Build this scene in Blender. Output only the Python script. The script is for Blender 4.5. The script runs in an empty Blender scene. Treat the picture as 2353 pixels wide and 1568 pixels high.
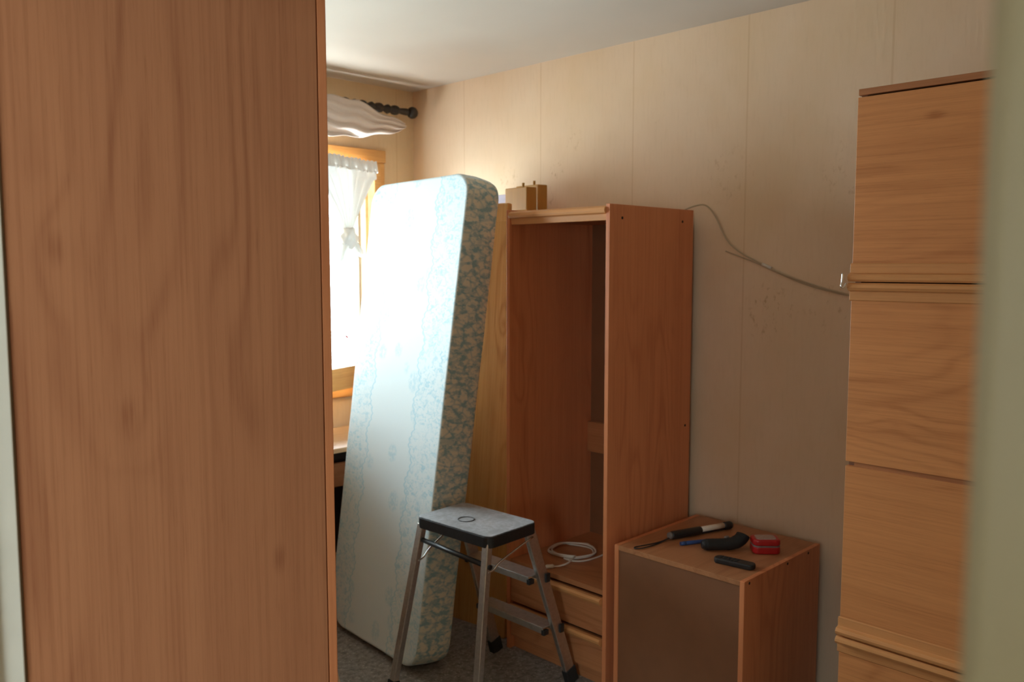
import bpy, bmesh, math, random
from mathutils import Vector, Matrix, noise as mnoise
random.seed(7)
PI = math.pi
S = bpy.context.scene
COL = S.collection

# ------------------------------------------------------------------ camera, sky, exposure
CAM_H = 1.65
PITCH, YAW = 0.08784, 0.78408
cd = bpy.data.cameras.new('camera')
cd.sensor_width = 36.0
cd.lens = 1951.4 / 2353 * 36.0
cd.clip_start = 0.01
cd.dof.use_dof = True
cd.dof.focus_distance = 1.9
cd.dof.aperture_fstop = 5.6
cam = bpy.data.objects.new('camera', cd)
COL.objects.link(cam)
cam.location = (0, 0, CAM_H)
cam.rotation_euler = (PI / 2 - PITCH, 0, -YAW)
S.camera = cam

W = bpy.data.worlds.new('sky')
S.world = W
W.use_nodes = True
wt = W.node_tree
bg = wt.nodes['Background']
# daylight: sunlit ground and low bright haze, dimmer overhead (eaves); dimmed towards the added hall window
tcw = wt.nodes.new('ShaderNodeTexCoord')
spw = wt.nodes.new('ShaderNodeSeparateXYZ')
wt.links.new(tcw.outputs['Generated'], spw.inputs[0])


def wramp(sock, lo, hi, a, b_):
    r = wt.nodes.new('ShaderNodeMapRange')
    r.interpolation_type = 'SMOOTHSTEP'
    wt.links.new(sock, r.inputs[0])
    for i, v in enumerate((lo, hi, a, b_)):
        r.inputs[i + 1].default_value = v
    return r.outputs[0]


SKY_LOW, SKY_HIGH, HALL_SHARE = 32.0, 0.5, 0.045
elev = wramp(spw.outputs[2], 0.36, 0.56, SKY_LOW, SKY_HIGH)
side = wramp(spw.outputs[0], -0.95, -0.75, HALL_SHARE, 1.0)
mul = wt.nodes.new('ShaderNodeMath')
mul.operation = 'MULTIPLY'
wt.links.new(elev, mul.inputs[0])
wt.links.new(side, mul.inputs[1])
wt.links.new(mul.outputs[0], bg.inputs[1])
bg.inputs[0].default_value = (0.80, 0.93, 1.0, 1)
S.view_settings.view_transform = 'Standard'
S.view_settings.look = 'None'
S.view_settings.gamma = 1
S.view_settings.use_curve_mapping = False
S.view_settings.exposure = 0.1
S.cycles.max_bounces = 10
S.cycles.diffuse_bounces = 7
S.cycles.transparent_max_bounces = 16
S.cycles.sample_clamp_indirect = 6


def portal(name, loc, rot, sx, sy):
    l = bpy.data.lights.new(name, 'AREA')
    l.shape = 'RECTANGLE'
    l.size, l.size_y = sx, sy
    l.cycles.is_portal = True
    o = bpy.data.objects.new(name, l)
    COL.objects.link(o)
    o.location, o.rotation_euler = loc, rot
    return o


WX0, WX1, WZ0, WZ1 = 1.10, 2.82, 1.0, 2.22        # opening of the far window
HX, HY0, HY1, HZ0, HZ1 = -1.9, -1.0, 0.9, 0.9, 2.2  # opening of the added hall window
portal('window_daylight', ((WX0 + WX1) / 2, 4.12, (WZ0 + WZ1) / 2), (-PI / 2, 0, 0), WX1 - WX0, WZ1 - WZ0)
portal('added_hall_daylight', (HX - 0.12, (HY0 + HY1) / 2, (HZ0 + HZ1) / 2), (0, -PI / 2, 0), HZ1 - HZ0, HY1 - HY0)  # portal of the added hall window


# ------------------------------------------------------------------ node helpers
def newmat(name, rough=0.5, spec=0.5):
    m = bpy.data.materials.new(name)
    m.use_nodes = True
    nt = m.node_tree
    b = nt.nodes['Principled BSDF']
    b.inputs['Roughness'].default_value = rough
    b.inputs['Specular IOR Level'].default_value = spec
    return m, nt, b


class NT:
    """small node-writing helper"""
    def __init__(s, nt):
        s.nt = nt

    def n(s, t, **kw):
        nd = s.nt.nodes.new(t)
        for k, v in kw.items():
            setattr(nd, k, v)
        return nd

    def put(s, sock, v):
        if isinstance(v, bpy.types.NodeSocket):
            s.nt.links.new(v, sock)
        else:
            sock.default_value = v

    def m(s, op, a, b=None, c=None, clamp=False):
        nd = s.n('ShaderNodeMath', operation=op, use_clamp=clamp)
        for i, v in enumerate((a, b, c)):
            if v is not None:
                s.put(nd.inputs[i], v)
        return nd.outputs[0]

    def mix(s, f, a, b):
        nd = s.n('ShaderNodeMix', data_type='RGBA')
        s.put(nd.inputs[0], f)
        for i, v in ((6, a), (7, b)):
            if not isinstance(v, bpy.types.NodeSocket):
                v = (*v, 1)
            s.put(nd.inputs[i], v)
        return nd.outputs[2]

    def coord(s, scale=(1, 1, 1), loc=(0, 0, 0)):
        t = s.n('ShaderNodeTexCoord')
        mp = s.n('ShaderNodeMapping')
        mp.inputs['Scale'].default_value = scale
        mp.inputs['Location'].default_value = loc
        s.nt.links.new(t.outputs['Object'], mp.inputs[0])
        return mp.outputs[0]

    def noise(s, vec, scale, detail=3, rough=0.55, dist=0):
        nd = s.n('ShaderNodeTexNoise')
        s.nt.links.new(vec, nd.inputs['Vector'])
        nd.inputs['Scale'].default_value = scale
        nd.inputs['Detail'].default_value = detail
        nd.inputs['Roughness'].default_value = rough
        nd.inputs['Distortion'].default_value = dist
        return nd.outputs[0]

    def voro(s, vec, scale, feature='F1'):
        nd = s.n('ShaderNodeTexVoronoi', feature=feature)
        s.nt.links.new(vec, nd.inputs['Vector'])
        nd.inputs['Scale'].default_value = scale
        return nd.outputs['Distance']

    def sep(s, vec):
        nd = s.n('ShaderNodeSeparateXYZ')
        s.nt.links.new(vec, nd.inputs[0])
        return nd.outputs

    def ramp(s, v, lo, hi):
        nd = s.n('ShaderNodeMapRange', interpolation_type='SMOOTHSTEP')
        s.put(nd.inputs[0], v)
        nd.inputs[1].default_value, nd.inputs[2].default_value = lo, hi
        return nd.outputs[0]

    def bump(s, b, h, strength, dist):
        nd = s.n('ShaderNodeBump')
        nd.inputs['Strength'].default_value = strength
        nd.inputs['Distance'].default_value = dist
        s.nt.links.new(h, nd.inputs['Height'])
        s.nt.links.new(nd.outputs[0], b.inputs['Normal'])


def wood(name, light, dark, grain='Z', rough=0.42, ring=26.0, knots=1.0, spec=0.35, seed=0.0, figure=1.0):
    """laminate / timber: long fibres, flame figure and knots, grain along one axis"""
    m, nt, b = newmat(name, rough, spec)
    N = NT(nt)
    gi = 'XYZ'.index(grain)
    def sc(a, g):
        v = [a, a, a]
        v[gi] = g
        return tuple(v)
    off = (seed * 3.1, seed * 1.7, seed * 2.3)
    low = N.noise(N.coord(sc(3.4, 0.62), off), 1.0, 2, 0.45)
    wob = N.noise(N.coord(sc(16, 2.2), off), 1.0, 3, 0.5)
    kv = N.voro(N.coord(sc(5.2, 2.6), off), 1.0)
    kn = N.ramp(kv, 0.10, 0.0)
    halo = N.ramp(kv, 0.34, 0.02)
    d = N.m('ADD', N.m('MULTIPLY', low, 1.6), N.m('MULTIPLY', wob, 0.07))
    d = N.m('ADD', d, N.m('MULTIPLY', halo, 0.09 * knots))
    ph = N.m('MULTIPLY', d, ring * 2.6)
    sn = N.m('SINE', ph)
    rings = N.m('POWER', N.m('MULTIPLY_ADD', sn, 0.5, 0.5), 3.0)
    sel = N.ramp(N.noise(N.coord(sc(4.4, 0.45), (off[0] + 5, off[1], off[2])), 1.0, 1), 0.44, 0.60)
    rings = N.m('MULTIPLY', rings, N.m('MULTIPLY_ADD', sel, 0.85, 0.12))
    fib = N.noise(N.coord(sc(170, 2.2), off), 1.0, 4, 0.6)
    fine = N.noise(N.coord(sc(520, 16), off), 1.0, 2, 0.5)
    broad = N.noise(N.coord(sc(22, 0.5), off), 1.0, 3, 0.5)
    f = N.m('MULTIPLY', rings, 0.46 * figure)
    f = N.m('ADD', f, N.m('MULTIPLY', N.ramp(fib, 0.40, 0.72), 0.34))
    f = N.m('ADD', f, N.m('MULTIPLY', N.ramp(broad, 0.3, 0.72), 0.24))
    f = N.m('ADD', f, N.m('MULTIPLY', N.ramp(fine, 0.56, 0.74), 0.28))
    f = N.m('ADD', f, N.m('MULTIPLY', N.m('MULTIPLY', kn, N.ramp(fib, 0.2, 0.6)), 0.8 * knots), clamp=True)
    c = N.mix(f, light, dark)
    nt.links.new(c, b.inputs['Base Color'])
    N.bump(b, fib, 0.06, 0.002)
    return m


def plain(name, col, rough=0.5, metal=0.0, var=0.12, scale=30.0, spec=0.5, bump=0.0):
    m, nt, b = newmat(name, rough, spec)
    N = NT(nt)
    v = N.noise(N.coord(), scale, 3)
    c = N.mix(N.ramp(v, 0.3, 0.75), tuple(x * (1 + var) for x in col), tuple(x * (1 - var) for x in col))
    nt.links.new(c, b.inputs['Base Color'])
    b.inputs['Metallic'].default_value = metal
    if bump:
        N.bump(b, v, bump, 0.002)
    return m


def wallpaper(name, base, along, seams=None, blots=()):
    """cream woodchip paper: vertical fibre, seams every 56 cm, damp blots"""
    m, nt, b = newmat(name, 0.62, 0.3)
    N = NT(nt)
    fib = N.noise(N.coord((70, 70, 11)), 1.0, 4, 0.6)
    mott = N.noise(N.coord((1.6, 1.6, 1.3)), 1.0, 4, 0.6)
    c = N.mix(N.ramp(mott, 0.3, 0.75), base, (base[0] * 0.93, base[1] * 0.89, base[2] * 0.80))
    c = N.mix(N.m('MULTIPLY', N.ramp(fib, 0.45, 0.8), 0.16), c, (base[0] * 0.72, base[1] * 0.66, base[2] * 0.55))
    xyz = N.sep(N.coord())
    a = xyz['XYZ'.index(along)]
    if seams is not None:
        t = N.m('PINGPONG', N.m('SUBTRACT', a, seams - 5.635), 0.28175)
        wig = N.m('MULTIPLY', N.noise(N.coord((3, 3, 6)), 1.0, 2), 0.004)
        s = N.ramp(N.m('SUBTRACT', t, wig), 0.0035, 0.0)
        c = N.mix(N.m('MULTIPLY', s, 0.3), c, (base[0] * 0.68, base[1] * 0.52, base[2] * 0.36))
    if blots:
        bn = N.noise(N.coord((1, 1, 0.7)), 46, 5, 0.65)
        tot = None
        for (p, z, r, k) in blots:
            dx = N.m('SUBTRACT', a, p)
            dz = N.m('SUBTRACT', xyz[2], z)
            dd = N.m('SQRT', N.m('ADD', N.m('MULTIPLY', dx, dx), N.m('MULTIPLY', dz, dz)))
            q = N.m('MULTIPLY', N.ramp(dd, r, r * 0.25), k)
            tot = q if tot is None else N.m('MAXIMUM', tot, q)
        f = N.m('MULTIPLY', N.m('MULTIPLY', tot, 0.85), N.ramp(bn, 0.54, 0.70))
        c = N.mix(f, c, (base[0] * 0.5, base[1] * 0.33, base[2] * 0.17))
    nt.links.new(c, b.inputs['Base Color'])
    N.bump(b, fib, 0.28, 0.004)
    return m


def floor_material():
    m, nt, b = newmat('speckled grey flooring', 0.55, 0.4)
    N = NT(nt)
    ch = N.voro(N.coord(), 62)
    n1 = N.noise(N.coord(), 40, 4, 0.7)
    n2 = N.noise(N.coord((1, 1, 1), (4, 2, 0)), 95, 2, 0.6)
    c = N.mix(N.ramp(n1, 0.35, 0.7), (0.28, 0.26, 0.24), (0.125, 0.113, 0.104))
    c = N.mix(N.m('MULTIPLY', N.ramp(ch, 0.34, 0.12), 0.6), c, (0.50, 0.46, 0.42))
    c = N.mix(N.m('MULTIPLY', N.ramp(n2, 0.62, 0.75), 0.5), c, (0.26, 0.14, 0.11))
    nt.links.new(c, b.inputs['Base Color'])
    return m


def mattress_material(wid):
    """white ticking with pale blue print: scalloped ribbons, sprigs between, leafy borders"""
    m, nt, b = newmat('blue floral ticking', 0.8, 0.2)
    N = NT(nt)
    xyz = N.sep(N.coord())
    y, z = xyz[1], xyz[2]
    white, blue, sky = (0.72, 0.81, 0.83), (0.30, 0.46, 0.50), (0.44, 0.67, 0.75)
    big = N.m('MULTIPLY', N.m('SINE', N.m('MULTIPLY', z, 2 * PI / 0.17)), 0.014)
    sm = N.m('MULTIPLY', N.m('ABSOLUTE', N.m('SINE', N.m('MULTIPLY', z, 2 * PI / 0.056))), 0.010)
    jit = N.m('MULTIPLY', N.noise(N.coord((1, 1, 1)), 9, 2), 0.012)
    off = N.m('ADD', N.m('ADD', big, sm), jit)
    t1, t2 = wid * 0.27, wid * 0.76
    def line(c0):
        return N.ramp(N.m('ABSOLUTE', N.m('SUBTRACT', N.m('SUBTRACT', y, c0), off)), 0.0058, 0.0025)
    ln = N.m('MAXIMUM', line(t1), line(t2))
    yo = N.m('SUBTRACT', y, off)
    inside = N.m('MULTIPLY', N.m('GREATER_THAN', yo, t1), N.m('LESS_THAN', yo, t2))
    # sprigs: spots of broken blue
    sv = N.voro(N.coord((1, 7.4, 6.2)), 1.0)
    sp = N.m('MULTIPLY', N.ramp(sv, 0.34, 0.22), N.ramp(N.noise(N.coord(), 60, 3, 0.7), 0.36, 0.6))
    sp = N.m('MULTIPLY', N.m('MULTIPLY', sp, inside), 0.62)
    leaf = N.ramp(N.noise(N.coord((1, 1, 1.5)), 34, 5, 0.7, 1.2), 0.46, 0.62)
    leaf2 = N.ramp(N.noise(N.coord((1, 1, 1.0), (3, 1, 2)), 11, 2, 0.6), 0.25, 0.60)
    border = N.m('MULTIPLY', N.m('MULTIPLY', leaf, leaf2), N.m('SUBTRACT', 1.0, inside))
    # the narrow sides carry a denser blue-green print
    side = N.m('LESS_THAN', y, 0.012)
    geo = N.n('ShaderNodeTexCoord').outputs['Normal']
    side = N.m('GREATER_THAN', N.m('MULTIPLY', N.sep(geo)[1], -1.0), 0.6)
    cells = N.ramp(N.voro(N.coord((19, 19, 24)), 1.0, 'DISTANCE_TO_EDGE'), 0.14, 0.02)
    blot = N.ramp(N.noise(N.coord((1.6, 1.6, 3.2)), 14, 5, 0.65), 0.45, 0.6)
    sp2 = N.m('MULTIPLY', N.m('ADD', N.m('MULTIPLY', cells, 0.45), N.m('MULTIPLY', blot, 0.8), clamp=True), side)
    c = N.mix(N.m('MULTIPLY', border, 0.95), white, sky)
    c = N.mix(sp, c, sky)
    c = N.mix(N.m('MULTIPLY', ln, 0.8), c, sky)
    cs = N.mix(sp2, (0.78, 0.74, 0.62), blue)
    c = N.mix(side, c, cs)
    nt.links.new(c, b.inputs['Base Color'])
    N.bump(b, N.noise(N.coord(), 120, 3), 0.15, 0.002)
    return m


def cloth(name, col, trans=0.5, alpha=1.0):
    m, nt, b = newmat(name, 0.9, 0.1)
    N = NT(nt)
    v = N.noise(N.coord((300, 300, 40)), 1.0, 2)
    c = N.mix(v, col, tuple(x * 0.9 for x in col))
    nt.links.new(c, b.inputs['Base Color'])
    tr = N.n('ShaderNodeBsdfTranslucent')
    nt.links.new(c, tr.inputs[0])
    mx = N.n('ShaderNodeMixShader')
    mx.inputs[0].default_value = trans
    nt.links.new(b.outputs[0], mx.inputs[1])
    nt.links.new(tr.outputs[0], mx.inputs[2])
    out = nt.nodes['Material Output']
    last = mx
    if alpha < 1:
        tp = N.n('ShaderNodeBsdfTransparent')
        m2 = N.n('ShaderNodeMixShader')
        m2.inputs[0].default_value = alpha
        nt.links.new(tp.outputs[0], m2.inputs[1])
        nt.links.new(mx.outputs[0], m2.inputs[2])
        last = m2
    nt.links.new(last.outputs[0], out.inputs[0])
    return m


def glass():
    m, nt, b = newmat('window glass', 0.02)
    N = NT(nt)
    tp = N.n('ShaderNodeBsdfTransparent')
    tp.inputs[0].default_value = (0.96, 0.98, 0.97, 1)
    gl = N.n('ShaderNodeBsdfGlossy')
    gl.inputs['Roughness'].default_value = 0.02
    fr = N.n('ShaderNodeFresnel')
    mx = N.n('ShaderNodeMixShader')
    nt.links.new(N.m('MULTIPLY', fr.outputs[0], 0.6), mx.inputs[0])
    nt.links.new(tp.outputs[0], mx.inputs[1])
    nt.links.new(gl.outputs[0], mx.inputs[2])
    nt.links.new(mx.outputs[0], nt.nodes['Material Output'].inputs[0])
    return m


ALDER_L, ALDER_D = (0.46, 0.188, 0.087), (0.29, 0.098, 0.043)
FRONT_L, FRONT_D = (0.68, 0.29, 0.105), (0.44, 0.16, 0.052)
M = {
    'panel': wood('alder laminate upright', ALDER_L, ALDER_D, 'Z', seed=1.9, figure=0.85, knots=1.0),
    'front': wood('alder laminate crosswise', FRONT_L, FRONT_D, 'Y', seed=2.1, figure=0.8),
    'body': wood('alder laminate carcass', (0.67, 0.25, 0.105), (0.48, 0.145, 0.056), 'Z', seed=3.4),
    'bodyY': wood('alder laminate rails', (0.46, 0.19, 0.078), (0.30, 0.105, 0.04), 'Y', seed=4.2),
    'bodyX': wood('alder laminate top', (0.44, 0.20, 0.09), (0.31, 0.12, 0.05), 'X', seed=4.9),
    'lip': wood('alder handle strip', (0.66, 0.31, 0.115), (0.48, 0.20, 0.07), 'Y', seed=5.5, knots=0, figure=0.5),
    'pine': wood('varnished pine', (0.66, 0.36, 0.12), (0.42, 0.18, 0.05), 'Z', rough=0.22, seed=6.1, ring=18, spec=0.5),
    'pineX': wood('varnished pine rails', (0.72, 0.40, 0.14), (0.46, 0.21, 0.06), 'X', rough=0.3, seed=7.7, ring=18, knots=0.6),
    'plank': wood('planed pine board', (0.44, 0.215, 0.04), (0.33, 0.145, 0.024), 'Z', rough=0.45, seed=8.4, ring=10, knots=0.3),
    'desk': wood('pale desk veneer', (0.62, 0.40, 0.22), (0.46, 0.27, 0.13), 'X', rough=0.4, seed=9.2, knots=0.2, figure=0.4),
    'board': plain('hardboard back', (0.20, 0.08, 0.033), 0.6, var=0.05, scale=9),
    'pale': plain('pale chipboard', (0.62, 0.52, 0.40), 0.6, var=0.08),
    'lilac': plain('lilac board', (0.42, 0.38, 0.46), 0.6),
    'ceiling': plain('white ceiling paint', (0.55, 0.475, 0.39), 0.85, var=0.02, scale=2.5, spec=0.2),
    'door_paint': plain('cream door paint', (0.45, 0.355, 0.205), 0.35, var=0.02, scale=6),
    'white_paint': plain('scuffed white paint', (0.74, 0.68, 0.58), 0.35, var=0.04, scale=12),
    'hall_wall': plain('hall wall paint', (0.62, 0.54, 0.40), 0.7, var=0.03, scale=4),
    'wall_left': plain('wall colour darkened against bounce', (0.25, 0.16, 0.09), 0.7, var=0.05, scale=4),  # mostly unseen wall, darkened to cut light bounced into the room
    'outer': plain('outer wall render', (0.7, 0.68, 0.63), 0.9),
    'floor': floor_material(),
    'glass': glass(),
    'net': cloth('white voile', (0.80, 0.79, 0.76), 0.035, 0.975),
    'swag': cloth('white cotton swag', (0.74, 0.66, 0.61), 0.05),
    'hem': cloth('white gathered hem', (0.80, 0.79, 0.77), 0.025, 0.99),
    'ebony': plain('black turned wood', (0.022, 0.016, 0.013), 0.35, var=0.3),
    'alu': plain('brushed aluminium', (0.62, 0.60, 0.58), 0.38, 1.0, 0.08, 90),
    'alu_dull': plain('ribbed aluminium tread', (0.50, 0.48, 0.45), 0.5, 1.0, 0.1, 60),
    'steel': plain('bright steel rod', (0.75, 0.75, 0.74), 0.22, 1.0, 0.05),
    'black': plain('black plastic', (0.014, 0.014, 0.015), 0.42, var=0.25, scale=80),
    'rubber': plain('black rubber', (0.012, 0.012, 0.012), 0.7, var=0.2),
    'void': plain('dark hole', (0.006, 0.005, 0.004), 0.9),
    'cable': plain('cream cable', (0.46, 0.35, 0.22), 0.5, var=0.05),
    'cablew': plain('white cable sheath', (0.72, 0.64, 0.54), 0.5, var=0.05),
    'red': plain('red plastic', (0.42, 0.012, 0.014), 0.35, var=0.12),
    'clear': plain('milky clear plastic', (0.42, 0.30, 0.27), 0.25, var=0.1, scale=140),
    'lens': plain('frosted lamp lens', (0.80, 0.70, 0.58), 0.4, var=0.04),
    'blue': plain('blue plastic', (0.03, 0.085, 0.28), 0.4, var=0.1),
    'grey': plain('grey band', (0.20, 0.18, 0.17), 0.5),
}
M['wall_right'] = wallpaper('cream wallpaper', (0.78, 0.58, 0.40), 'Y', seams=2.345, blots=[
    (3.14, 2.08, 0.10, 0.55), (2.80, 2.12, 0.06, 0.8), (2.70, 2.25, 0.07, 0.55), (2.86, 1.98, 0.06, 0.55),
    (2.88, 2.02, 0.05, 0.5), (1.86, 2.02, 0.16, 0.35), (1.67, 1.47, 0.16, 0.7), (1.35, 2.0, 0.16, 0.55), (1.42, 1.5, 0.14, 0.5), (2.2, 2.3, 0.06, 0.3)])
M['wall_far'] = wallpaper('cream wallpaper of the window wall', (0.76, 0.595, 0.395), 'X', seams=2.98)


def stool_top_material():
    m, nt, b = newmat('worn black tread with painted sheen', 0.3, 1.0)
    b.inputs['Sheen Weight'].default_value = 0.8
    b.inputs['Sheen Roughness'].default_value = 0.4
    N = NT(nt)
    w = N.noise(N.coord((1, 1, 1)), 70, 6, 0.75)
    c = N.mix(N.m('MULTIPLY', N.ramp(w, 0.30, 0.66), N.ramp(N.noise(N.coord((1, 1, 1), (3, 0, 0)), 17, 4, 0.6), 0.25, 0.62)), (0.035, 0.042, 0.052), (0.30, 0.335, 0.385))  # wear mottling; its pale blue also paints in the window sheen
    nt.links.new(c, b.inputs['Base Color'])
    nt.links.new(N.m('MULTIPLY_ADD', N.ramp(w, 0.35, 0.7), 0.16, 0.34), b.inputs['Roughness'])
    N.bump(b, N.noise(N.coord(), 300, 3), 0.25, 0.001)
    return m


M['tread'] = stool_top_material()


# ------------------------------------------------------------------ mesh helpers
class MB:
    def __init__(s):
        s.bm = bmesh.new()

    def box(s, a, b, mat=None):
        vs = []
        for x in (a[0], b[0]):
            for y in (a[1], b[1]):
                for z in (a[2], b[2]):
                    v = Vector((x, y, z))
                    vs.append(s.bm.verts.new(mat @ v if mat else v))
        for f in ((0, 1, 3, 2), (4, 6, 7, 5), (0, 4, 5, 1), (2, 3, 7, 6), (0, 2, 6, 4), (1, 5, 7, 3)):
            s.bm.faces.new([vs[i] for i in f])
        return s

    def beam(s, p, q, w, h, up=(0, 0, 1)):
        """rectangular bar from p to q"""
        p, q = Vector(p), Vector(q)
        d = (q - p).normalized()
        r = d.cross(Vector(up)).normalized()
        u = r.cross(d)
        vs = []
        for c in (p, q):
            for i, j in ((-1, -1), (1, -1), (1, 1), (-1, 1)):
                vs.append(s.bm.verts.new(c + r * (i * w / 2) + u * (j * h / 2)))
        for f in ((3, 2, 1, 0), (4, 5, 6, 7), (0, 1, 5, 4), (1, 2, 6, 5), (2, 3, 7, 6), (3, 0, 4, 7)):
            s.bm.faces.new([vs[i] for i in f])
        return s

    def tube(s, pts, r, seg=12, caps=True):
        pts = [Vector(p) for p in pts]
        rs = r if isinstance(r, (list, tuple)) else [r] * len(pts)
        ref = Vector((0.13, 0.31, 0.94))
        prev = None
        rings = []
        for i, p in enumerate(pts):
            d = (pts[min(i + 1, len(pts) - 1)] - pts[max(i - 1, 0)]).normalized()
            if prev is None:
                a = d.cross(ref).normalized()
            else:
                a = (prev - d * prev.dot(d)).normalized()
            prev = a
            b = d.cross(a)
            rings.append([s.bm.verts.new(p + (a * math.cos(t) + b * math.sin(t)) * rs[i])
                          for t in (2 * PI * k / seg for k in range(seg))])
        for A, B in zip(rings, rings[1:]):
            for k in range(seg):
                f = s.bm.faces.new((A[k], A[(k + 1) % seg], B[(k + 1) % seg], B[k]))
                f.smooth = True
        if caps:
            s.bm.faces.new(rings[0][::-1])
            s.bm.faces.new(rings[-1])
        return s

    def prism(s, prof, d0, d1, axis='Z'):
        """closed 2-D profile swept along an axis; profile in the other two axes (cyclic order)"""
        def P(u, v, d):
            return {'Z': (u, v, d), 'X': (d, u, v), 'Y': (u, d, v)}[axis]
        A = [s.bm.verts.new(P(u, v, d0)) for u, v in prof]
        B = [s.bm.verts.new(P(u, v, d1)) for u, v in prof]
        n = len(prof)
        for k in range(n):
            s.bm.faces.new((A[k], A[(k + 1) % n], B[(k + 1) % n], B[k]))
        s.bm.faces.new(A[::-1])
        s.bm.faces.new(B)
        return s

    def grid(s, fn, nu, nv):
        vs = [[s.bm.verts.new(fn(i / nu, j / nv)) for j in range(nv + 1)] for i in range(nu + 1)]
        for i in range(nu):
            for j in range(nv):
                f = s.bm.faces.new((vs[i][j], vs[i + 1][j], vs[i + 1][j + 1], vs[i][j + 1]))
                f.smooth = True
        return s

    def xf(s, mat):
        s.bm.transform(mat)
        return s

    def build(s, name, mat, parent=None, bevel=0.0, seg=2, label=None, kind=None, solid=0.0, loc=None, rot=None, smooth=False):
        bmesh.ops.recalc_face_normals(s.bm, faces=s.bm.faces)
        me = bpy.data.meshes.new(name)
        s.bm.to_mesh(me)
        s.bm.free()
        me.materials.append(M[mat] if isinstance(mat, str) else mat)
        o = bpy.data.objects.new(name, me)
        COL.objects.link(o)
        if parent:
            o.parent = parent
        if loc:
            o.location = loc
        if rot:
            o.rotation_euler = rot
        if solid:
            md = o.modifiers.new('solidify', 'SOLIDIFY')
            md.thickness = solid
            md.offset = 0
        if bevel:
            md = o.modifiers.new('bevel', 'BEVEL')
            md.width, md.segments, md.limit_method = bevel, seg, 'ANGLE'
            md.angle_limit = math.radians(40)
        if smooth:
            for p in me.polygons:
                p.use_smooth = True
        if label:
            o['label'] = label
        if kind:
            o['kind'] = kind
        return o


def rrect(u0, v0, u1, v1, r, n=6):
    out = []
    for cu, cv, a in ((u1 - r, v1 - r, 0), (u0 + r, v1 - r, 90), (u0 + r, v0 + r, 180), (u1 - r, v0 + r, 270)):
        for k in range(n + 1):
            t = math.radians(a + 90 * k / n)
            out.append((cu + r * math.cos(t), cv + r * math.sin(t)))
    return out


def thing(name, label, cat, loc=(0, 0, 0), rot=(0, 0, 0), group=None):
    o = bpy.data.objects.new(name, None)
    o.empty_display_size = 0.05
    COL.objects.link(o)
    o.location, o.rotation_euler = loc, rot
    o['label'], o['category'] = label, cat
    if group:
        o['group'] = group
    return o


def tag(o, label, cat, group=None):
    o['label'], o['category'] = label, cat
    if group:
        o['group'] = group
    return o


def smooth_path(pts, n=8):
    """Catmull-Rom through points"""
    P = [Vector(p) for p in pts]
    P = [P[0] * 2 - P[1]] + P + [P[-1] * 2 - P[-2]]
    out = []
    for i in range(1, len(P) - 2):
        for k in range(n):
            t = k / n
            a, b, c, d = P[i - 1], P[i], P[i + 1], P[i + 2]
            out.append(0.5 * ((2 * b) + (c - a) * t + (2 * a - 5 * b + 4 * c - d) * t * t + (3 * b - a - 3 * c + d) * t ** 3))
    out.append(P[-2])
    return out


def struct(name, mb, mat, **kw):
    return mb.build(name, mat, kind='structure', **kw)


# ------------------------------------------------------------------ the room
RX, FY, CZ = 3.10, 3.91, 2.64          # right wall, window wall, ceiling
LX0, LX1 = 0.25, 0.322                  # partition with the doorway
NY = -0.75                             # near wall
DJ0, DJ1 = 0.0725, 1.27                # door opening
struct('floor', MB().box((-2.05, -1.75, -0.1), (RX + 0.2, FY + 0.3, 0)), 'floor')
struct('ceiling', MB().box((-2.05, -1.75, CZ), (RX + 0.2, FY + 0.3, CZ + 0.1)), 'ceiling')
struct('wall_right', MB().box((RX, NY - 0.2, 0), (RX + 0.2, FY + 0.3, CZ)), 'wall_right')
wf = MB()
wf.box((LX0, FY, 0), (WX0, FY + 0.2, CZ)).box((WX1, FY, 0), (RX, FY + 0.2, CZ))
wf.box((WX0, FY, 0), (WX1, FY + 0.2, WZ0)).box((WX0, FY, WZ1), (WX1, FY + 0.2, CZ))
struct('wall_far', wf, 'wall_far')
wl = MB()
wl.box((LX0, -1.75, 0), (LX1, DJ0, CZ)).box((LX0, DJ1, 0), (LX1, FY, CZ)).box((LX0, DJ0, 2.06), (LX1, DJ1, CZ))
struct('wall_left', wl, 'wall_left')
struct('wall_near', MB().box((LX1, NY - 0.2, 0), (RX, NY, CZ)), 'wall_far')
wh = MB()
wh.box((HX - 0.15, -1.75, 0), (HX, HY0, CZ)).box((HX - 0.15, HY1, 0), (HX, 2.6, CZ))
wh.box((HX - 0.15, HY0, 0), (HX, HY1, HZ0)).box((HX - 0.15, HY0, HZ1), (HX, HY1, CZ))
struct('wall_hall', wh, 'hall_wall')
struct('wall_hall_end', MB().box((HX, 2.5, 0), (LX0, 2.6, CZ)), 'hall_wall')
struct('wall_hall_back', MB().box((HX, -1.75, 0), (LX0, -1.65, CZ)), 'hall_wall')
# door lining: what the blurred right edge and the pale left sliver of the picture show
struct('trim_1', MB().box((LX0 - 0.012, DJ0 - 0.09, 0), (LX0, DJ0 - 0.004, 2.1)), 'door_paint', bevel=0.003)
struct('trim_2', MB().box((LX0 - 0.004, DJ0 - 0.006, 0), (LX1 + 0.004, DJ0, 2.06)), 'door_paint', bevel=0.002)
struct('trim_3', MB().box((LX0 - 0.004, DJ1 - 0.008, 0), (LX1 - 0.004, DJ1, 2.06)).box((LX0 - 0.004, DJ1 - 0.02, 0), (LX0 + 0.03, DJ1 - 0.008, 2.06)), 'white_paint', bevel=0.002)

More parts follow.
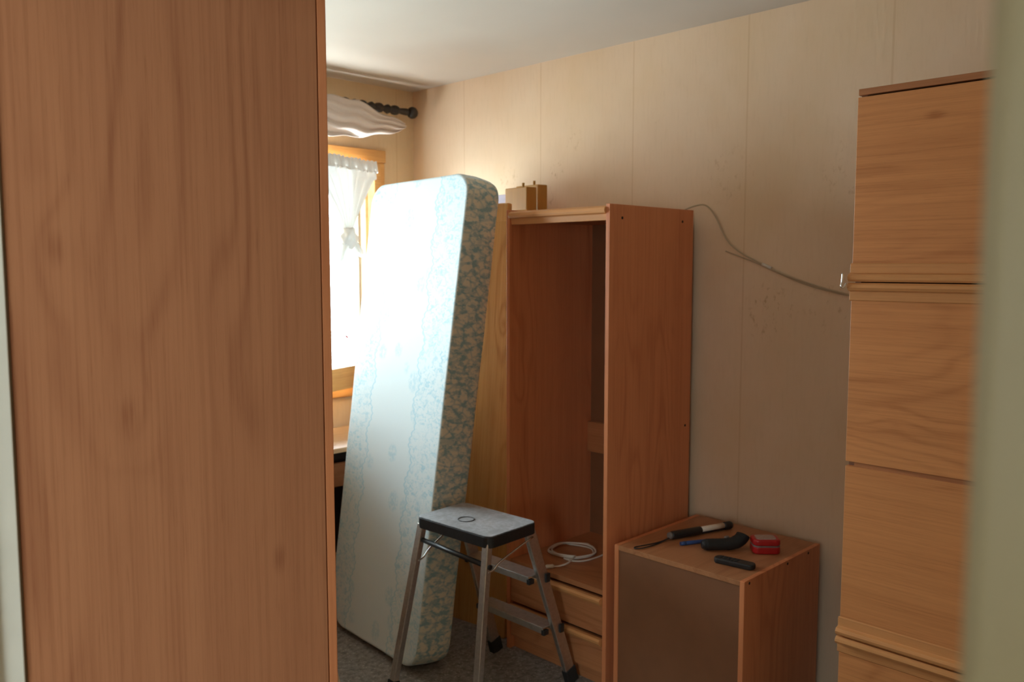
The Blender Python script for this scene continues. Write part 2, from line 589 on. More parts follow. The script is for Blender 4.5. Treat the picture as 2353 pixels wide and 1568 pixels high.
# window: pine frame, a shut left sash and the right sash standing ajar
win = struct('window_1', MB()
             .box((WX0 - 0.06, FY - 0.025, WZ1), (WX1 + 0.065, FY + 0.16, WZ1 + 0.068))
             .box((WX0 - 0.06, FY - 0.02, WZ0 - 0.06), (WX1 + 0.065, FY + 0.16, WZ0))
             .box((WX1, FY - 0.02, WZ0), (WX1 + 0.06, FY + 0.16, WZ1))
             .box((WX0 - 0.06, FY - 0.02, WZ0), (WX0, FY + 0.16, WZ1))
             .box((2.12, FY + 0.02, WZ0), (2.18, FY + 0.1, WZ1)), 'pineX', bevel=0.004)
MB().box((WX1 - 0.022, FY + 0.05, WZ0), (WX1, FY + 0.10, WZ1)).box((WX0, FY + 0.05, WZ1 - 0.022), (WX1, FY + 0.10, WZ1)).build('window_stop', 'pineX', win, 0.002)


def sash(name, w, h, parent, loc, rz):
    r = MB()
    t = 0.07
    r.box((-w, 0, 0), (-w + t, 0.045, h)).box((-0.058, 0, 0), (0, 0.045, h))
    r.box((-w + t, 0, 0), (-0.058, 0.045, 0.115)).box((-w + t, 0, h - 0.04), (-0.058, 0.045, h))
    o = r.build(name, 'pineX', parent, 0.003, loc=loc, rot=(0, 0, rz))
    MB().box((-w + t, 0.018, 0.115), (-0.058, 0.024, h - 0.04)).build('pane', 'glass', o)
    return o


SA = math.radians(20)
sash('sash', 0.66, 1.19, win, (WX1 - 0.008, FY - 0.075, WZ0 + 0.012), SA)
sash('sash', 0.5, 1.19, win, (1.60, FY + 0.055, WZ0 + 0.012), 0)
sash('sash', 0.515, 1.19, win, (2.118, FY + 0.055, WZ0 + 0.012), 0)

# unseen hall window behind the camera, added to light the doorway side
hw = struct('added_hall_window', MB()
            .box((HX - 0.1, HY0, HZ0), (HX - 0.03, HY0 + 0.06, HZ1)).box((HX - 0.1, HY1 - 0.06, HZ0), (HX - 0.03, HY1, HZ1))
            .box((HX - 0.1, HY0, HZ0), (HX - 0.03, HY1, HZ0 + 0.06)).box((HX - 0.1, HY0, HZ1 - 0.06), (HX - 0.03, HY1, HZ1)), 'white_paint')
MB().box((HX - 0.07, HY0 + 0.06, HZ0 + 0.06), (HX - 0.064, HY1 - 0.06, HZ1 - 0.06)).build('pane', 'glass', hw)

# ------------------------------------------------------------------ curtain on the ajar sash
SX, SY, SZ = WX1 - 0.008, FY - 0.075, WZ0 + 0.012
sd = Vector((-math.cos(SA), -math.sin(SA), 0))
sn = Vector((math.sin(SA), -math.cos(SA), 0))       # towards the room


def on_sash(a, z, d=0.0):
    p = Vector((SX, SY, 0)) + sd * a + sn * d
    return Vector((p.x, p.y, z))


cur = thing('sash_curtain', 'short sheer white curtain tied in a knot on the half open window', 'curtain', on_sash(0.32, 2.1, 0.02))
cl = cur.location
KA, KZ = 0.385, 1.80


def drape(u, v):
    # u across, v down from header to knot
    z = 2.155 + (KZ - 2.155) * v
    half = 0.27 * (1 - v) ** 1.35 + 0.022
    if v < 0.12:
        half = 0.27
    a0 = 0.362 * (1 - v) + KA * v
    a = a0 + (u - 0.5) * 2 * half
    d = 0.03 + 0.012 * math.sin(u * 40 + 3 * v) * (1 - 0.4 * v) + 0.03 * v
    return on_sash(a, z - 0.02 * math.sin(u * PI) * v * (1 - v), d) - cl


MB().grid(drape, 90, 26).build('drape', 'net', cur)


def header(u, v):
    a = 0.085 + u * 0.555
    return on_sash(a, 2.205 - 0.06 * v + 0.004 * math.sin(u * 97), 0.032 + 0.010 * math.sin(u * 120) * (0.5 + v)) - cl


MB().grid(header, 150, 5).build('gathered_header', 'hem', cur)


def ball(c, rx, ry, rz, seed, amp=0.2, n=18):
    b = MB()
    def f(u, v):
        t, p = 2 * PI * u, PI * v
        d = Vector((math.sin(p) * math.cos(t), math.sin(p) * math.sin(t), math.cos(p)))
        k = 1 + amp * mnoise.noise(d * 1.7 + Vector((seed, 0, 0)))
        return Vector((d.x * rx * k, d.y * ry * k, d.z * rz * k)) + Vector(c)
    b.grid(f, n * 2, n)
    bmesh.ops.remove_doubles(b.bm, verts=b.bm.verts, dist=1e-5)
    return b


ball(on_sash(KA, KZ - 0.005, 0.06) - cl, 0.046, 0.038, 0.055, 2.0, 0.28).build('knot', 'hem', cur)


def tail(a0, a1, lean, z1):
    def f(u, v):
        w = 0.03 + 0.075 * v
        a = a0 + (a1 - a0) * v + (u - 0.5) * 2 * w * 0.5
        z = KZ - 0.02 - (KZ - z1) * v + 0.01 * math.sin(u * 14)
        return on_sash(a, z, 0.06 + 0.012 * math.sin(u * 17 + v * 2)) - cl
    return f


MB().grid(tail(KA + 0.01, KA + 0.05, 0, 1.70), 24, 12).build('tail', 'net', cur)
MB().grid(tail(KA - 0.03, KA - 0.09, 0, 1.72), 24, 12).build('tail', 'net', cur)

# ------------------------------------------------------------------ curtain pole and swag
pole = thing('curtain_pole', 'black turned wooden curtain pole above the window', 'curtain pole', (1.77, 3.835, 2.507))
prof = []
x = 0.0
L = 1.785
pts, rs = [], []
pat = [(0.0, .016), (.012, .022), (.024, .026), (.036, .02), (.046, .016), (.056, .024), (.072, .027), (.088, .024), (.098, .016)]
while x < L - 0.14:
    for dx, r in pat:
        pts.append((x + dx, 0, 0)); rs.append(r)
    x += 0.108
for dx, r in ((0, .015), (.02, .018), (.045, .02), (.06, .017)):
    pts.append((x + dx, 0, 0)); rs.append(r)
xe = x + 0.06
MB().tube([(p[0] - 0.55, p[1], p[2]) for p in pts], rs, 20).build('rod', 'ebony', pole)
MB().tube([(xe - 0.55 + d, 0, 0) for d in (0, .004, .012, .024, .038, .05, .056, .058)], [.014, .022, .029, .033, .031, .022, .011, .002], 20).build('finial', 'ebony', pole)
for bx in (-0.5, 0.575):
    MB().box((bx - 0.012, 0.01, -0.012), (bx + 0.012, 0.078, 0.012)).build('bracket', 'ebony', pole)


def swagf(u, v):
    x = 1.62 + u * 1.31
    top = 2.520 if x < 2.64 else 2.520 - 0.085 * ((x - 2.64) / 0.31) ** 0.8
    e = (x - 2.40) / 0.55
    bot = 2.318 + 0.085 * max(0, abs(e)) ** 2.2 if x > 2.40 else 2.318 + 0.12 * min(1, ((2.40 - x) / 0.6)) ** 2
    bot = min(bot, top - 0.035)
    z = top + (bot - top) * v
    y = 3.797 - 0.036 * math.sin(PI * min(1, v * 0.9 + 0.08)) + 0.011 * math.sin(v * 24 - x * 13) * (0.4 + v)
    return Vector((x, y, z + 0.006 * math.sin(x * 31 + v * 4)))


sw = MB().grid(lambda u, v: swagf(u, v), 90, 26)
tag(sw.build('swag_valance', 'swag', solid=0.003), 'white cotton swag draped over the black curtain pole', 'curtain valance')
# ------------------------------------------------------------------ things standing at the left
lw = thing('tall_wardrobe', 'tall alder-look wardrobe side filling the left of the picture', 'wardrobe', (0.57, 1.568, 0))
def lb(a, b):
    return (a[0] - 0.57, a[1] - 1.568, a[2]), (b[0] - 0.57, b[1] - 1.568, b[2])
MB().box(*lb((0.3222, 1.268, 0), (0.801, 1.286, 2.25))).build('side_panel', 'panel', lw, 0.0008)
MB().box(*lb((0.328, 1.850, 0), (0.801, 1.868, 2.25))).build('side_panel', 'panel', lw, 0.0008)
MB().box(*lb((0.328, 1.286, 2.23), (0.801, 1.850, 2.25))).build('top_panel', 'panel', lw)
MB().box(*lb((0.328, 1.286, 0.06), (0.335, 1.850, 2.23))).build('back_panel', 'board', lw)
MB().box(*lb((0.335, 1.286, 0.06), (0.78, 1.850, 0.08))).build('bottom_panel', 'panel', lw)
d = MB().box(*lb((0.804, 1.270, 0.07), (0.822, 1.567, 2.246))).build('door', 'body', lw, 0.002)
MB().box(*lb((0.822, 1.548, 1.0), (0.835, 1.562, 1.16))).build('handle', 'lip', d, 0.003)
d = MB().box(*lb((0.804, 1.570, 0.07), (0.822, 1.866, 2.246))).build('door', 'body', lw, 0.002)
MB().box(*lb((0.822, 1.574, 1.0), (0.835, 1.588, 1.16))).build('handle', 'lip', d, 0.003)

pb = MB().beam((1.10, 1.60, 0.004), (0.846, 1.60, 0.99), 0.45, 0.018, up=(1, 0, 0.25))
tag(pb.build('loose_board', 'pale', bevel=0.001), 'pale chipboard panel leaning on the front of the tall left wardrobe', 'board')

# ------------------------------------------------------------------ desk below the window
dk = thing('desk', 'pale wooden desk below the window, half hidden behind the mattress', 'desk', (2.0, 3.66, 0))
def db(a, b):
    return (a[0] - 2.0, a[1] - 3.66, a[2]), (b[0] - 2.0, b[1] - 3.66, b[2])
MB().box(*db((1.25, 3.425, 0.757), (2.635, 3.89, 0.780))).build('desk_top', 'desk', dk, 0.002)
MB().box(*db((2.59, 3.46, 0), (2.61, 3.88, 0.757))).build('side_panel', 'body', dk)
MB().box(*db((1.28, 3.46, 0), (1.30, 3.88, 0.757))).build('side_panel', 'body', dk)
MB().box(*db((1.30, 3.52, 0.70), (2.59, 3.54, 0.757))).build('dark_strip', 'black', dk)  # black strip painting in the dark gap under the desk top
dr = MB().box(*db((1.32, 3.47, 0.58), (2.585, 3.49, 0.695))).build('drawer', 'bodyX', dk, 0.002)
MB().box(*db((1.85, 3.45, 0.63), (2.0, 3.47, 0.645))).build('handle', 'lip', dr, 0.002)
MB().box(*db((1.30, 3.86, 0.1), (2.59, 3.88, 0.70))).build('back_panel', 'black', dk)  # black colour stands for the dark space below the desk

fb = MB().beam((1.62, 3.34, 0.135), (2.13, 3.305, 0.135), 0.018, 0.27)
tag(fb.build('low_board', 'bodyX', bevel=0.001), 'low brown board standing on the floor below the desk, left of the mattress', 'board')

# ------------------------------------------------------------------ mattress
MW, ML, MT = 0.70, 2.03, 0.175
Wd = Vector((0.075, 0.9972, 0)).normalized()
Ld = Vector((0.310, -0.002, 2.005)).normalized()
Td = Wd.cross(Ld).normalized()
Td = Td if Td.x > 0 else -Td
Wd = Ld.cross(Td).normalized()
mm = Matrix((Td, Wd, Ld)).transposed().to_4x4()
mo = MB()
# body: a rounded slab skinned from loops, a little wider towards the top
P = rrect(0, 0, MW, ML, 0.09, 8)
dense = []
for k in range(len(P)):
    a, b = Vector(P[k]), Vector(P[(k + 1) % len(P)])
    n = max(1, int((b - a).length / 0.03))
    for j in range(n):
        dense.append(a.lerp(b, j / n))
prof_t = [(0.0, 0.012), (0.001, 0.006), (0.004, 0.002), (0.010, 0.0), (0.02, -0.001), (0.05, -0.003), (MT / 2, -0.005), (MT - 0.05, -0.003), (MT - 0.02, 0.0), (MT - 0.008, 0.003), (MT - 0.002, 0.012), (MT, 0.03)]
cen = Vector((MW / 2, ML / 2))
loops = []
for tx, ins in prof_t:
    lp = []
    for q in dense:
        dcen = Vector((max(0.1, min(MW - 0.1, q.x)), max(0.1, min(ML - 0.1, q.y))))
        di = (q - dcen)
        di = di.normalized() if di.length > 0 else di
        s_ = q - di * ins
        nz = mnoise.noise(Vector((tx * 6, s_.x * 5, s_.y * 4))) * 0.003
        wz = (1 + 0.033 * s_.y) * (1 - 0.05 * max(0, 1 - s_.y / 0.35) ** 2)
        lp.append(mo.bm.verts.new((tx, (s_.x - di.x * nz) * wz, s_.y - di.y * nz)))
    loops.append(lp)
for A, B in zip(loops, loops[1:]):
    for k in range(len(A)):
        mo.bm.faces.new((A[k], A[(k + 1) % len(A)], B[(k + 1) % len(A)], B[k])).smooth = True
for lp, rev in ((loops[0], True), (loops[-1], False)):
    f = mo.bm.faces.new(lp[::-1] if rev else lp)
M['ticking'] = mattress_material(MW)
mt = mo.build('mattress', 'ticking')
P0 = Vector((2.033, 2.592, 0.028))
mm.translation = P0
mt.matrix_world = mm
tag(mt, 'single mattress in pale blue floral ticking standing on end', 'mattress')

# ------------------------------------------------------------------ pine bed end, planks and lilac board behind the mattress
lean = math.atan2(0.20, 2.05)
be = thing('bed_headboard', 'varnished pine bed end standing between mattress and open wardrobe', 'headboard', (2.505, 2.92, 0), (0, lean, math.radians(8)))
MB().box((0.0, -0.305, 0.02), (0.022, 0.30, 1.91)).build('panel', 'pine', be, 0.003)
for yy in (-0.30, 0.305):
    p_ = MB().box((-0.008, yy - 0.02, 0), (0.036, yy + 0.02, 1.88 if yy < 0 else 2.075)).build('post', 'pine', be, 0.006)
MB().box((-0.004, -0.20, 1.86), (0.03, 0.28, 1.945)).build('top_rail', 'pine', be, 0.006)

lb_ = MB().box((-0.008, -0.17, 0), (0.008, 0.2, 2.0)).build('thin_board', 'lilac', loc=(2.945, 3.10, 0), rot=(0, 0, math.radians(2)), bevel=0.002)
tag(lb_, 'thin lilac board whose top edge shows left of the two pine planks', 'board')


def plank(label, loc, h, w, rx):
    t = thing('plank', label, 'plank', loc, rx, 'planks standing behind the open wardrobe')
    MB().box((-0.03, -w / 2, 0), (0.03, w / 2, h)).build('board', 'plank', t, 0.004)
    MB().tube([(0.0, -w * 0.12, h - 0.01), (0.0, -w * 0.12, h + 0.022)], 0.006, 10).build('dowel', 'plank', t)
    return t


plank('front and left one of two pine planks standing behind the open wardrobe', (2.875, 2.825, 0), 2.016, 0.16, (0, 0, math.radians(-6)))
plank('rear and right one of two pine planks standing behind the open wardrobe', (2.985, 2.86, 0), 2.036, 0.16, (0, 0, math.radians(-4)))

# ------------------------------------------------------------------ open wardrobe
ow = thing('open_wardrobe', 'open alder-look wardrobe without doors standing against the right wall', 'wardrobe', (2.775, 2.266, 0))
def wb(a, b):
    return (a[0] - 2.775, a[1] - 2.266, a[2]), (b[0] - 2.775, b[1] - 2.266, b[2])
X0, X1, Y0, Y1, TZ = 2.50, 3.055, 1.993, 2.539, 1.882
T = 0.018
sp = MB().box(*wb((X0, Y0, 0), (X1, Y0 + T, TZ))).build('side_panel', 'body', ow, 0.001)
for px, pz in ((2.575, 1.832), (2.975, 1.832), (3.02, 0.98)):
    MB().tube([(px - 2.775, Y0 - 2.266 + 0.001, pz), (px - 2.775, Y0 - 2.266 - 0.0008, pz)], 0.0055, 12).build('screw_hole', 'void', sp)
MB().box(*wb((X0, Y1 - T, 0), (X1, Y1, TZ))).build('side_panel', 'body', ow, 0.001)
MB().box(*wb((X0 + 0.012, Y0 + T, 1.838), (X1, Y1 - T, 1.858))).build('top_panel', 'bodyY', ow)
tr = MB().prism([(X0 + 0.012 - 2.775, 1.822), (X0 + 0.03 - 2.775, 1.822), (X0 + 0.03 - 2.775, 1.876), (X0 + 0.006 - 2.775, 1.876), (X0 - 0.008 - 2.775, 1.868), (X0 - 0.011 - 2.775, 1.858), (X0 - 0.007 - 2.775, 1.849), (X0 + 0.006 - 2.775, 1.845)], Y0 + T - 2.266, Y1 - T - 2.266, 'Y').build('top_rail', 'lip', ow, 0.001)
MB().box(*wb((3.036, Y0 + T, 0.06), (3.042, Y1 - T, 1.838))).build('back_panel', 'board', ow)  # hardboard, darker than the sides to paint in the interior shade
MB().box(*wb((3.012, Y0 + T, 0.79), (3.035, Y1 - T, 0.93))).build('cross_bar', 'bodyY', ow, 0.001)
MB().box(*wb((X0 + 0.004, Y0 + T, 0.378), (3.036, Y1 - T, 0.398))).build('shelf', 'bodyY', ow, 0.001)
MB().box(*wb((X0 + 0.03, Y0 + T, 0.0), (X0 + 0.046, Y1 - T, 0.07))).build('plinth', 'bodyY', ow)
for z0, z1 in ((0.215, 0.366), (0.062, 0.203)):
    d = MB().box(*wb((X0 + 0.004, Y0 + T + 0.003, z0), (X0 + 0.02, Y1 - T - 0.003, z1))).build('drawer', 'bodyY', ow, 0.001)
    xx = X0 + 0.004 - 2.775
    MB().prism([(xx, z1 - 0.034), (xx - 0.010, z1 - 0.030), (xx - 0.020, z1 - 0.018), (xx - 0.022, z1 - 0.008), (xx - 0.016, z1), (xx, z1)], Y0 + T + 0.003 - 2.266, Y1 - T - 0.003 - 2.266, 'Y').build('pull_lip', 'lip', d, 0.001)

# ------------------------------------------------------------------ turned-round box cupboard
bx = thing('low_cupboard', 'low alder-look cupboard turned with its plain back to the room', 'cupboard', (2.765, 1.672, 0))
def bb(a, b):
    return (a[0] - 2.765, a[1] - 1.672, a[2]), (b[0] - 2.765, b[1] - 1.672, b[2])
bX0, bX1, bY0, bY1, bZ = 2.49, 3.045, 1.399, 1.946, 0.60
s1 = MB().box(*bb((bX0, bY0, 0), (bX1, bY0 + 0.018, bZ))).build('side_panel', 'body', bx, 0.001)
for px in (2.522, 2.79, 2.95):
    MB().tube([(px - 2.765, bY0 - 1.672 + 0.001, bZ - 0.012), (px - 2.765, bY0 - 1.672 - 0.0008, bZ - 0.012)], 0.005, 10).build('screw_hole', 'void', s1)
MB().box(*bb((bX0, bY1 - 0.018, 0), (bX1, bY1, bZ))).build('side_panel', 'body', bx, 0.001)
MB().box(*bb((bX0, bY0 + 0.018, bZ - 0.018), (bX1, bY1 - 0.018, bZ - 0.0005))).build('top_panel', 'bodyX', bx, 0.0008)
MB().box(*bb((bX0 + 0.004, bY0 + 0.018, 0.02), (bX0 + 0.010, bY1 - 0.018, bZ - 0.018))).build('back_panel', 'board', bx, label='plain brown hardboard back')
MB().box(*bb((bX0 + 0.01, bY0 + 0.018, 0.02), (bX1, bY1 - 0.018, 0.038))).build('bottom_panel', 'bodyX', bx)

# ------------------------------------------------------------------ tall cupboard at the right
CX, CY0, CY1 = 2.48, 0.46, 1.069
tc = thing('tall_cupboard', 'tall alder-look cupboard with stacked flap fronts at the right', 'cupboard', (2.78, 0.765, 0))
def cb(a, b):
    return (a[0] - 2.78, a[1] - 0.765, a[2]), (b[0] - 2.78, b[1] - 0.765, b[2])
MB().box(*cb((CX + 0.02, CY1 - 0.02, 0), (3.06, CY1 - 0.002, 2.142))).build('side_panel', 'board', tc, 0.001)  # unseen side in dark board colour, cuts bounce into the gap
MB().box(*cb((CX + 0.02, CY0, 0), (3.06, CY0 + 0.018, 2.142))).build('side_panel', 'body', tc, 0.001)
MB().box(*cb((CX + 0.003, CY0 - 0.002, 2.142), (3.065, CY1, 2.160))).build('top_panel', 'bodyY', tc, 0.001)
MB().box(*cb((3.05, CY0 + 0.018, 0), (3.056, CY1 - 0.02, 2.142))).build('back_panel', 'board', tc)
for z in (0.06, 1.06):
    MB().box(*cb((CX + 0.021, CY0 + 0.018, z - 0.009), (3.05, CY1 - 0.02, z + 0.009))).build('shelf', 'bodyY', tc)
x_ = CX - 2.78
def flap(z0, z1, side):
    d = MB().box(*cb((CX, CY0, z0), (CX + 0.018, CY1, z1))).build('flap_door', 'front', tc, 0.0012)
    if side == 'bottom':
        e, s_ = z0, 1
    else:
        e, s_ = z1, -1
    prof = [(x_, e + s_ * 0.052), (x_ - 0.004, e + s_ * 0.049), (x_ - 0.0045, e + s_ * 0.024), (x_ - 0.006, e + s_ * 0.023),
            (x_ - 0.018, e + s_ * 0.020), (x_ - 0.024, e + s_ * 0.012), (x_ - 0.022, e + s_ * 0.004), (x_ - 0.015, e - s_ * 0.002), (x_, e - s_ * 0.002)]
    MB().prism(prof, CY0 - 0.765, CY1 + 0.004 - 0.765, 'Y').build('pull_strip', 'lip', d, 0.0008)
flap(1.607, 2.136, 'bottom')
flap(1.068, 1.600, 'top')
flap(0.534, 1.054, 'bottom')
flap(0.07, 0.526, 'top')
MB().box(*cb((CX + 0.006, CY0, 1.05), (CX + 0.02, CY1 - 0.024, 1.072))).build('cross_rail', 'bodyY', tc)
MB().box(*cb((CX + 0.05, CY0 + 0.018, 0), (CX + 0.066, CY1 - 0.02, 0.06))).build('plinth', 'bodyY', tc)

# ------------------------------------------------------------------ step stool
st = thing('step_stool', 'folding aluminium step stool with a worn black tread', 'step stool', (2.13, 2.33, 0))
O = Vector((2.13, 2.33, 0))
tp = [Vector((1.998, 2.526, 0)), Vector((2.03, 2.137, 0)), Vector((2.279, 2.167, 0)), Vector((2.262, 2.536, 0))]
ang = math.radians(2.5)
Rz = Matrix.Rotation(ang, 4, 'Z')
cx, cy = 0.012, 0.012
hx, hy = 0.130, 0.196
tt = 0.69
top = MB().prism(rrect(-hx, -hy, hx, hy, 0.028, 6), tt - 0.004, tt, 'Z').xf(Matrix.Translation((cx, cy, 0)) @ Rz)
tread = top.build('tread', 'tread', st, 0.003, 3)
sk = MB().prism(rrect(-hx - 0.002, -hy - 0.002, hx + 0.002, hy + 0.002, 0.03, 6), tt - 0.045, tt - 0.0035, 'Z').xf(Matrix.Translation((cx, cy, 0)) @ Rz)
sk.build('skirt', 'black', tread, 0.003)
MB().tube([(cx - 0.035 + 0.031 * math.cos(t), cy + 0.018 + 0.031 * math.sin(t), tt + 0.0005) for t in (2 * PI * k / 40 for k in range(41))], 0.0018, 8, False).build('ring_mark', 'black', tread)
def R2(x, y, z):
    v = Rz @ Vector((x, y, 0))
    return Vector((v.x + cx, v.y + cy, z))
LT = {  # leg: (top, foot)
    'fl': (R2(-hx + 0.015, hy - 0.018, tt - 0.03), Vector((1.888, 2.552, 0.0)) - O),
    'fr': (R2(-hx + 0.016, -hy + 0.024, tt - 0.03), Vector((1.925, 2.118, 0.0)) - O),
    'br': (R2(hx - 0.030, -hy + 0.016, tt - 0.03), Vector((2.468, 2.135, 0.0)) - O),
    'bl': (R2(hx - 0.030, hy - 0.02, tt - 0.03), Vector((2.445, 2.545, 0.0)) - O),
}
legs = {}
for k, (a, b) in LT.items():
    e = b + (a - b) * 0.05
    w_, h_ = (0.029, 0.026) if k[0] == 'f' else (0.020, 0.048)
    legs[k] = MB().beam(a, e, w_, h_, up=(1, 0, 0)).build('leg', 'alu', st, 0.003)
    MB().beam(e + (a - e) * 0.045, b, w_ + 0.008, h_ + 0.008, up=(1, 0, 0)).build('rubber_foot', 'rubber', legs[k], 0.003)
def onleg(k, z):
    a, b = LT[k]
    return b + (a - b) * (z / a.z)
cbm = MB().tube([onleg('fl', 0.60) + Vector((0.004, 0.01, 0)), onleg('fr', 0.578) + Vector((0.004, -0.02, 0))], 0.0095, 14)
cbm.build('cross_bar', 'black', st)
def brace(k1, z1, k2, z2, sgn):
    a, b = onleg(k1, z1), onleg(k2, z2)
    a = a + Vector((0, sgn, 0)); b = b + Vector((0, sgn, 0))
    d_ = b - a
    MB().tube(smooth_path([a, a + d_ * 0.12 + Vector((0, 0, -0.006)), a + d_ * 0.3 + Vector((0, 0, 0.004)), b], 8), 0.0038, 10).build('brace', 'steel', st)
brace('fl', 0.52, 'bl', 0.655, -0.014)
brace('fr', 0.56, 'br', 0.635, -0.012)
for z in (0.463, 0.245):
    a, b = onleg('bl', z), onleg('br', z)
    s_ = MB()
    s_.box((-0.075, a.y * 0 + b.y + 0.012, -0.012), (-0.071, a.y - 0.012, 0.012)).box((-0.075, b.y + 0.012, 0.010), (0.0, a.y - 0.012, 0.014)).box((-0.003, b.y + 0.012, -0.02), (0.0, a.y - 0.012, 0.012))
    stp = s_.build('step', 'alu_dull', st, 0.0015, loc=((a.x + b.x) / 2 + 0.018, 0, z), rot=(0, 0, 0))
    for yy in (b.y + 0.01, a.y - 0.01):
        MB().box((-0.078, yy - 0.008, -0.016), (-0.05, yy + 0.008, 0.004)).build('clip', 'black', stp, 0.002)
    MB().box((-0.004, b.y - 0.018, -0.02), (0.018, b.y - 0.009, 0.014)).build('clip', 'black', stp, 0.002)

# ------------------------------------------------------------------ cables
cp = smooth_path([(3.045, 2.03, 1.885), (3.06, 1.99, 1.90), (3.085, 1.955, 1.902), (3.09, 1.91, 1.855), (3.092, 1.86, 1.765), (3.093, 1.80, 1.71),
                  (3.093, 1.70, 1.661), (3.093, 1.60, 1.618), (3.093, 1.50, 1.585), (3.093, 1.40, 1.558), (3.093, 1.30, 1.54), (3.093, 1.15, 1.53), (3.093, 0.95, 1.53)], 8)
wc = MB().tube(cp, 0.0032, 8).build('wall_cable', 'cable')
tag(wc, 'thin cream cable hanging along the right wall above the low cupboard', 'cable')
MB().tube([(3.093, 1.695, 1.659), (3.093, 1.655, 1.642)], 0.0062, 10).build('joint_sleeve', 'cablew', wc)
c2 = smooth_path([(3.096, 1.862, 1.712), (3.096, 1.80, 1.69), (3.095, 1.72, 1.662), (3.095, 1.66, 1.637), (3.095, 1.52, 1.583), (3.095, 1.36, 1.545), (3.095, 1.15, 1.523), (3.095, 0.95, 1.52)], 8)
MB().tube(c2, 0.0022, 8).build('second_core', 'cable', wc)

pts = []
for k in range(150):
    t = 2 * PI * k / 40 + 1.2
    r = 0.098 + 0.007 * math.sin(k * 0.21) + 0.003 * math.sin(k * 0.77)
    u_, v_ = r * 0.92 * math.cos(t), r * 1.0 * math.sin(t)
    pts.append((2.752 + u_ * 0.75 - v_ * 0.66 + 0.004 * math.sin(k * 0.1), 2.383 + u_ * 0.66 + v_ * 0.75, 0.4025 + 0.0042 * (k // 34) + 0.001 * math.sin(k * 0.4)))
inn = smooth_path([(2.93, 2.318, 0.402), (2.85, 2.270, 0.402), (2.76, 2.262, 0.402), (2.69, 2.275, 0.4022), (2.655, 2.315, 0.4024)], 8)
k0 = min(range(40), key=lambda k: (Vector(pts[k]) - Vector((2.655, 2.34, 0.402))).length)
pts = pts[k0:]
k1 = max(k for k in range(len(pts)) if (Vector(pts[k]) - Vector((2.675, 2.30, 0.41))).length < 0.03)
pts = pts[:k1 + 1]
c_end = smooth_path([pts[-1], (2.61, 2.285, 0.412), (2.575, 2.298, 0.405), (2.552, 2.310, 0.4045)], 8)
cc = MB().tube([Vector(p) for p in inn[:-1]] + [Vector(p) for p in pts] + list(c_end[1:]), 0.0036, 8).build('cable_coil', 'cablew')
tag(cc, 'white cable coiled on the bottom shelf of the open wardrobe', 'cable')
MB().tube([(2.552, 2.310, 0.4065), (2.547, 2.313, 0.4065), (2.522, 2.326, 0.4075), (2.518, 2.328, 0.4075)], [0.004, 0.0085, 0.0085, 0.006], 12).build('plug', 'cablew', cc)

cdm = MB().tube(smooth_path([on_sash(0.56, 1.32, 0.006), on_sash(0.46, 1.318, 0.006), on_sash(0.40, 1.312, 0.006), on_sash(0.345, 1.288, 0.006)], 6), 0.0028, 8).build('pull_cord', 'cablew', win)
MB().tube([on_sash(0.35, 1.290, 0.006), on_sash(0.335, 1.282, 0.006)], 0.005, 10).build('cord_end', 'red', cdm)

# ------------------------------------------------------------------ hook at the cupboard corner
hkb = MB().tube(smooth_path([(2.452, 1.085, 1.630), (2.452, 1.086, 1.605), (2.450, 1.087, 1.592), (2.455, 1.083, 1.588), (2.462, 1.077, 1.60)], 6), 0.0028, 10)
tag(hkb.build('wire_hook', 'steel'), 'small bright metal hook hanging on the pull strip of the tall right cupboard', 'hook')

# ------------------------------------------------------------------ small things on the low cupboard
ZT = bZ
wl_ = thing('work_light', 'black stick work light with a pale lens and wrist cord', 'torch', (2.81, 1.79, ZT))
a, b = Vector((2.690, 1.829, 0.016)), Vector((2.975, 1.737, 0.016))
o0 = Vector((2.81, 1.79, 0))
ax = (b - a).normalized()
def wp(t):
    return a + (b - a) * t - o0
MB().tube([wp(0.0), wp(0.012), wp(0.02), wp(0.47), wp(0.485)], [0.0135, 0.0155, 0.016, 0.016, 0.013], 20).build('handle', 'black', wl_, 0)
MB().tube([wp(-0.035), wp(0.0)], [0.0125, 0.0135], 18).build('end_cap', 'grey', wl_)
MB().tube([wp(0.47) + Vector((0, 0, -0.006)), wp(0.88) + Vector((0, 0, -0.006))], 0.0095, 14).build('lamp_spine', 'black', wl_)
MB().tube([wp(0.485) + Vector((0, 0, 0.002)), wp(0.87) + Vector((0, 0, 0.002))], 0.0115, 16).build('lens', 'lens', wl_, label='pale frosted lens')
MB().tube([wp(0.86), wp(0.88), wp(0.97), wp(1.0)], [0.012, 0.0158, 0.0158, 0.013], 18).build('lamp_head', 'black', wl_)
q = wp(-0.03)
lp = [q + Vector((0.006, 0, -0.008)), q + Vector((-0.04, 0.005, -0.013)), q + Vector((-0.085, 0.012, -0.0133)), q + Vector((-0.15, 0.033, -0.0133)), q + Vector((-0.172, 0.036, -0.0133)),
      q + Vector((-0.180, 0.026, -0.0133)), q + Vector((-0.165, 0.012, -0.0133)), q + Vector((-0.115, 0.002, -0.0133)), q + Vector((-0.06, 0.0, -0.0133)), q + Vector((0.006, -0.004, -0.008))]
MB().tube(smooth_path(lp, 6), 0.0022, 8).build('wrist_cord', 'rubber', wl_)

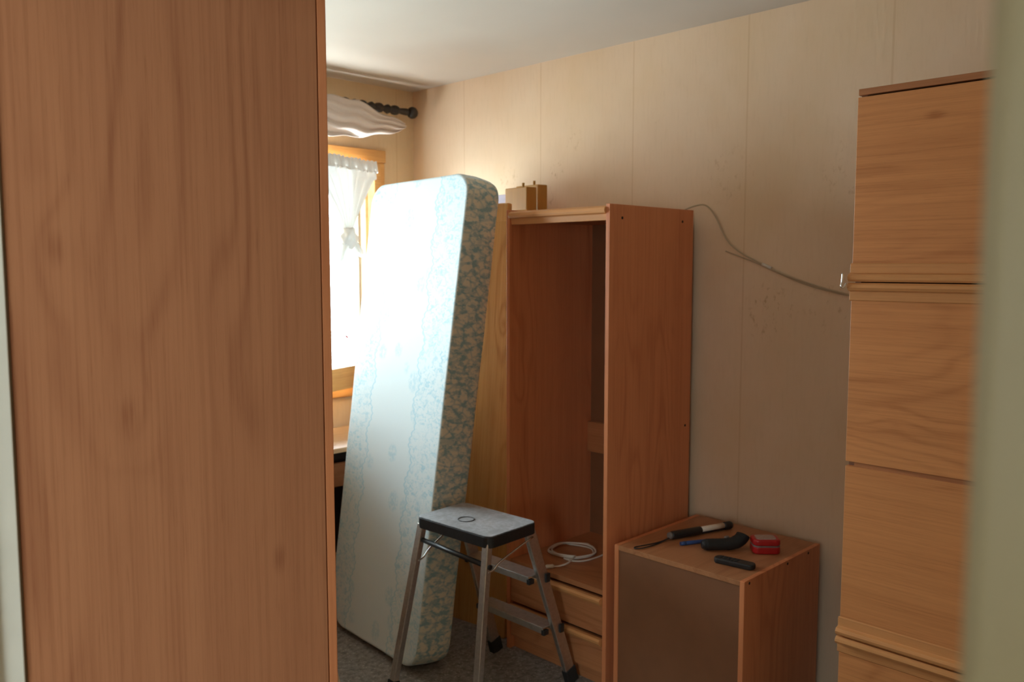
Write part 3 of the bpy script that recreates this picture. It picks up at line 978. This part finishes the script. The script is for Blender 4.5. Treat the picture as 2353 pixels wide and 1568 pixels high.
pen = thing('blue_marker', 'blue plastic pen lying behind the black angled torch', 'pen', (2.71, 1.735, ZT))
MB().tube([(-0.052, 0.026, 0.0075), (-0.049, 0.0245, 0.0075), (-0.012, 0.006, 0.0075), (0.045, -0.022, 0.0075)], [0.004, 0.0075, 0.0075, 0.007], 14).build('barrel', 'blue', pen)
MB().tube([(-0.055, 0.0275, 0.0075), (-0.035, 0.0175, 0.0075)], [0.007, 0.0085], 14).build('cap', 'blue', pen)

at_ = thing('angled_torch', 'chunky black angled torch lying between work light and remote control', 'torch', (2.733, 1.620, ZT))
at_.scale = (1.04, 1.04, 1.04)
b_ = MB().tube(smooth_path([(-0.062, 0.05, 0.021), (-0.05, 0.04, 0.021), (-0.01, 0.006, 0.021), (0.018, -0.016, 0.022), (0.04, -0.03, 0.030), (0.055, -0.036, 0.041), (0.062, -0.037, 0.050)], 6),
               [0.012] + [0.018] * 4 + [0.0205] * 4 + [0.0205] * 6 + [0.022] * 6 + [0.0235] * 6 + [0.024] * 5 + [0.024] * 4 + [0.018], 20)
b_.build('torch_body', 'rubber', at_)
MB().tube([(-0.066, 0.0535, 0.021), (-0.058, 0.0468, 0.021)], [0.013, 0.0165], 18).build('tail_cap', 'black', at_)
MB().box((0.0, -0.006, 0.042), (0.02, 0.006, 0.047)).build('switch', 'grey', at_, 0.002)

rb = thing('red_case', 'small red plastic case with a clear lid window', 'case', (2.822, 1.506, ZT), (0, 0, math.radians(-46)))
body = MB().prism(rrect(-0.050, -0.038, 0.050, 0.038, 0.020, 6), 0.0, 0.027, 'Z').build('case_bottom', 'red', rb, 0.005, 3)
MB().prism(rrect(-0.049, -0.037, 0.049, 0.037, 0.020, 6), 0.026, 0.031, 'Z').build('seal', 'grey', rb)
lid = MB().prism(rrect(-0.050, -0.038, 0.050, 0.038, 0.020, 6), 0.030, 0.053, 'Z').build('lid', 'red', rb, 0.006, 3)
MB().prism(rrect(-0.036, -0.027, 0.036, 0.027, 0.012, 5), 0.051, 0.0545, 'Z').build('window', 'clear', lid, 0.001, label='milky clear window')

rc = thing('remote_control', 'black remote control lying at the near corner of the low cupboard', 'remote control', (2.612, 1.508, ZT), (0, 0, math.radians(-83)))
MB().prism(rrect(-0.074, -0.023, 0.074, 0.023, 0.019, 6), 0.0, 0.019, 'Z').build('housing', 'black', rc, 0.005, 3)
for i in range(5):
    for j in range(3):
        MB().prism(rrect(-0.055 + i * 0.015, -0.0155 + j * 0.0115, -0.046 + i * 0.015, -0.0085 + j * 0.0115, 0.002, 3), 0.0185, 0.0205, 'Z').build('button', 'rubber', rc)
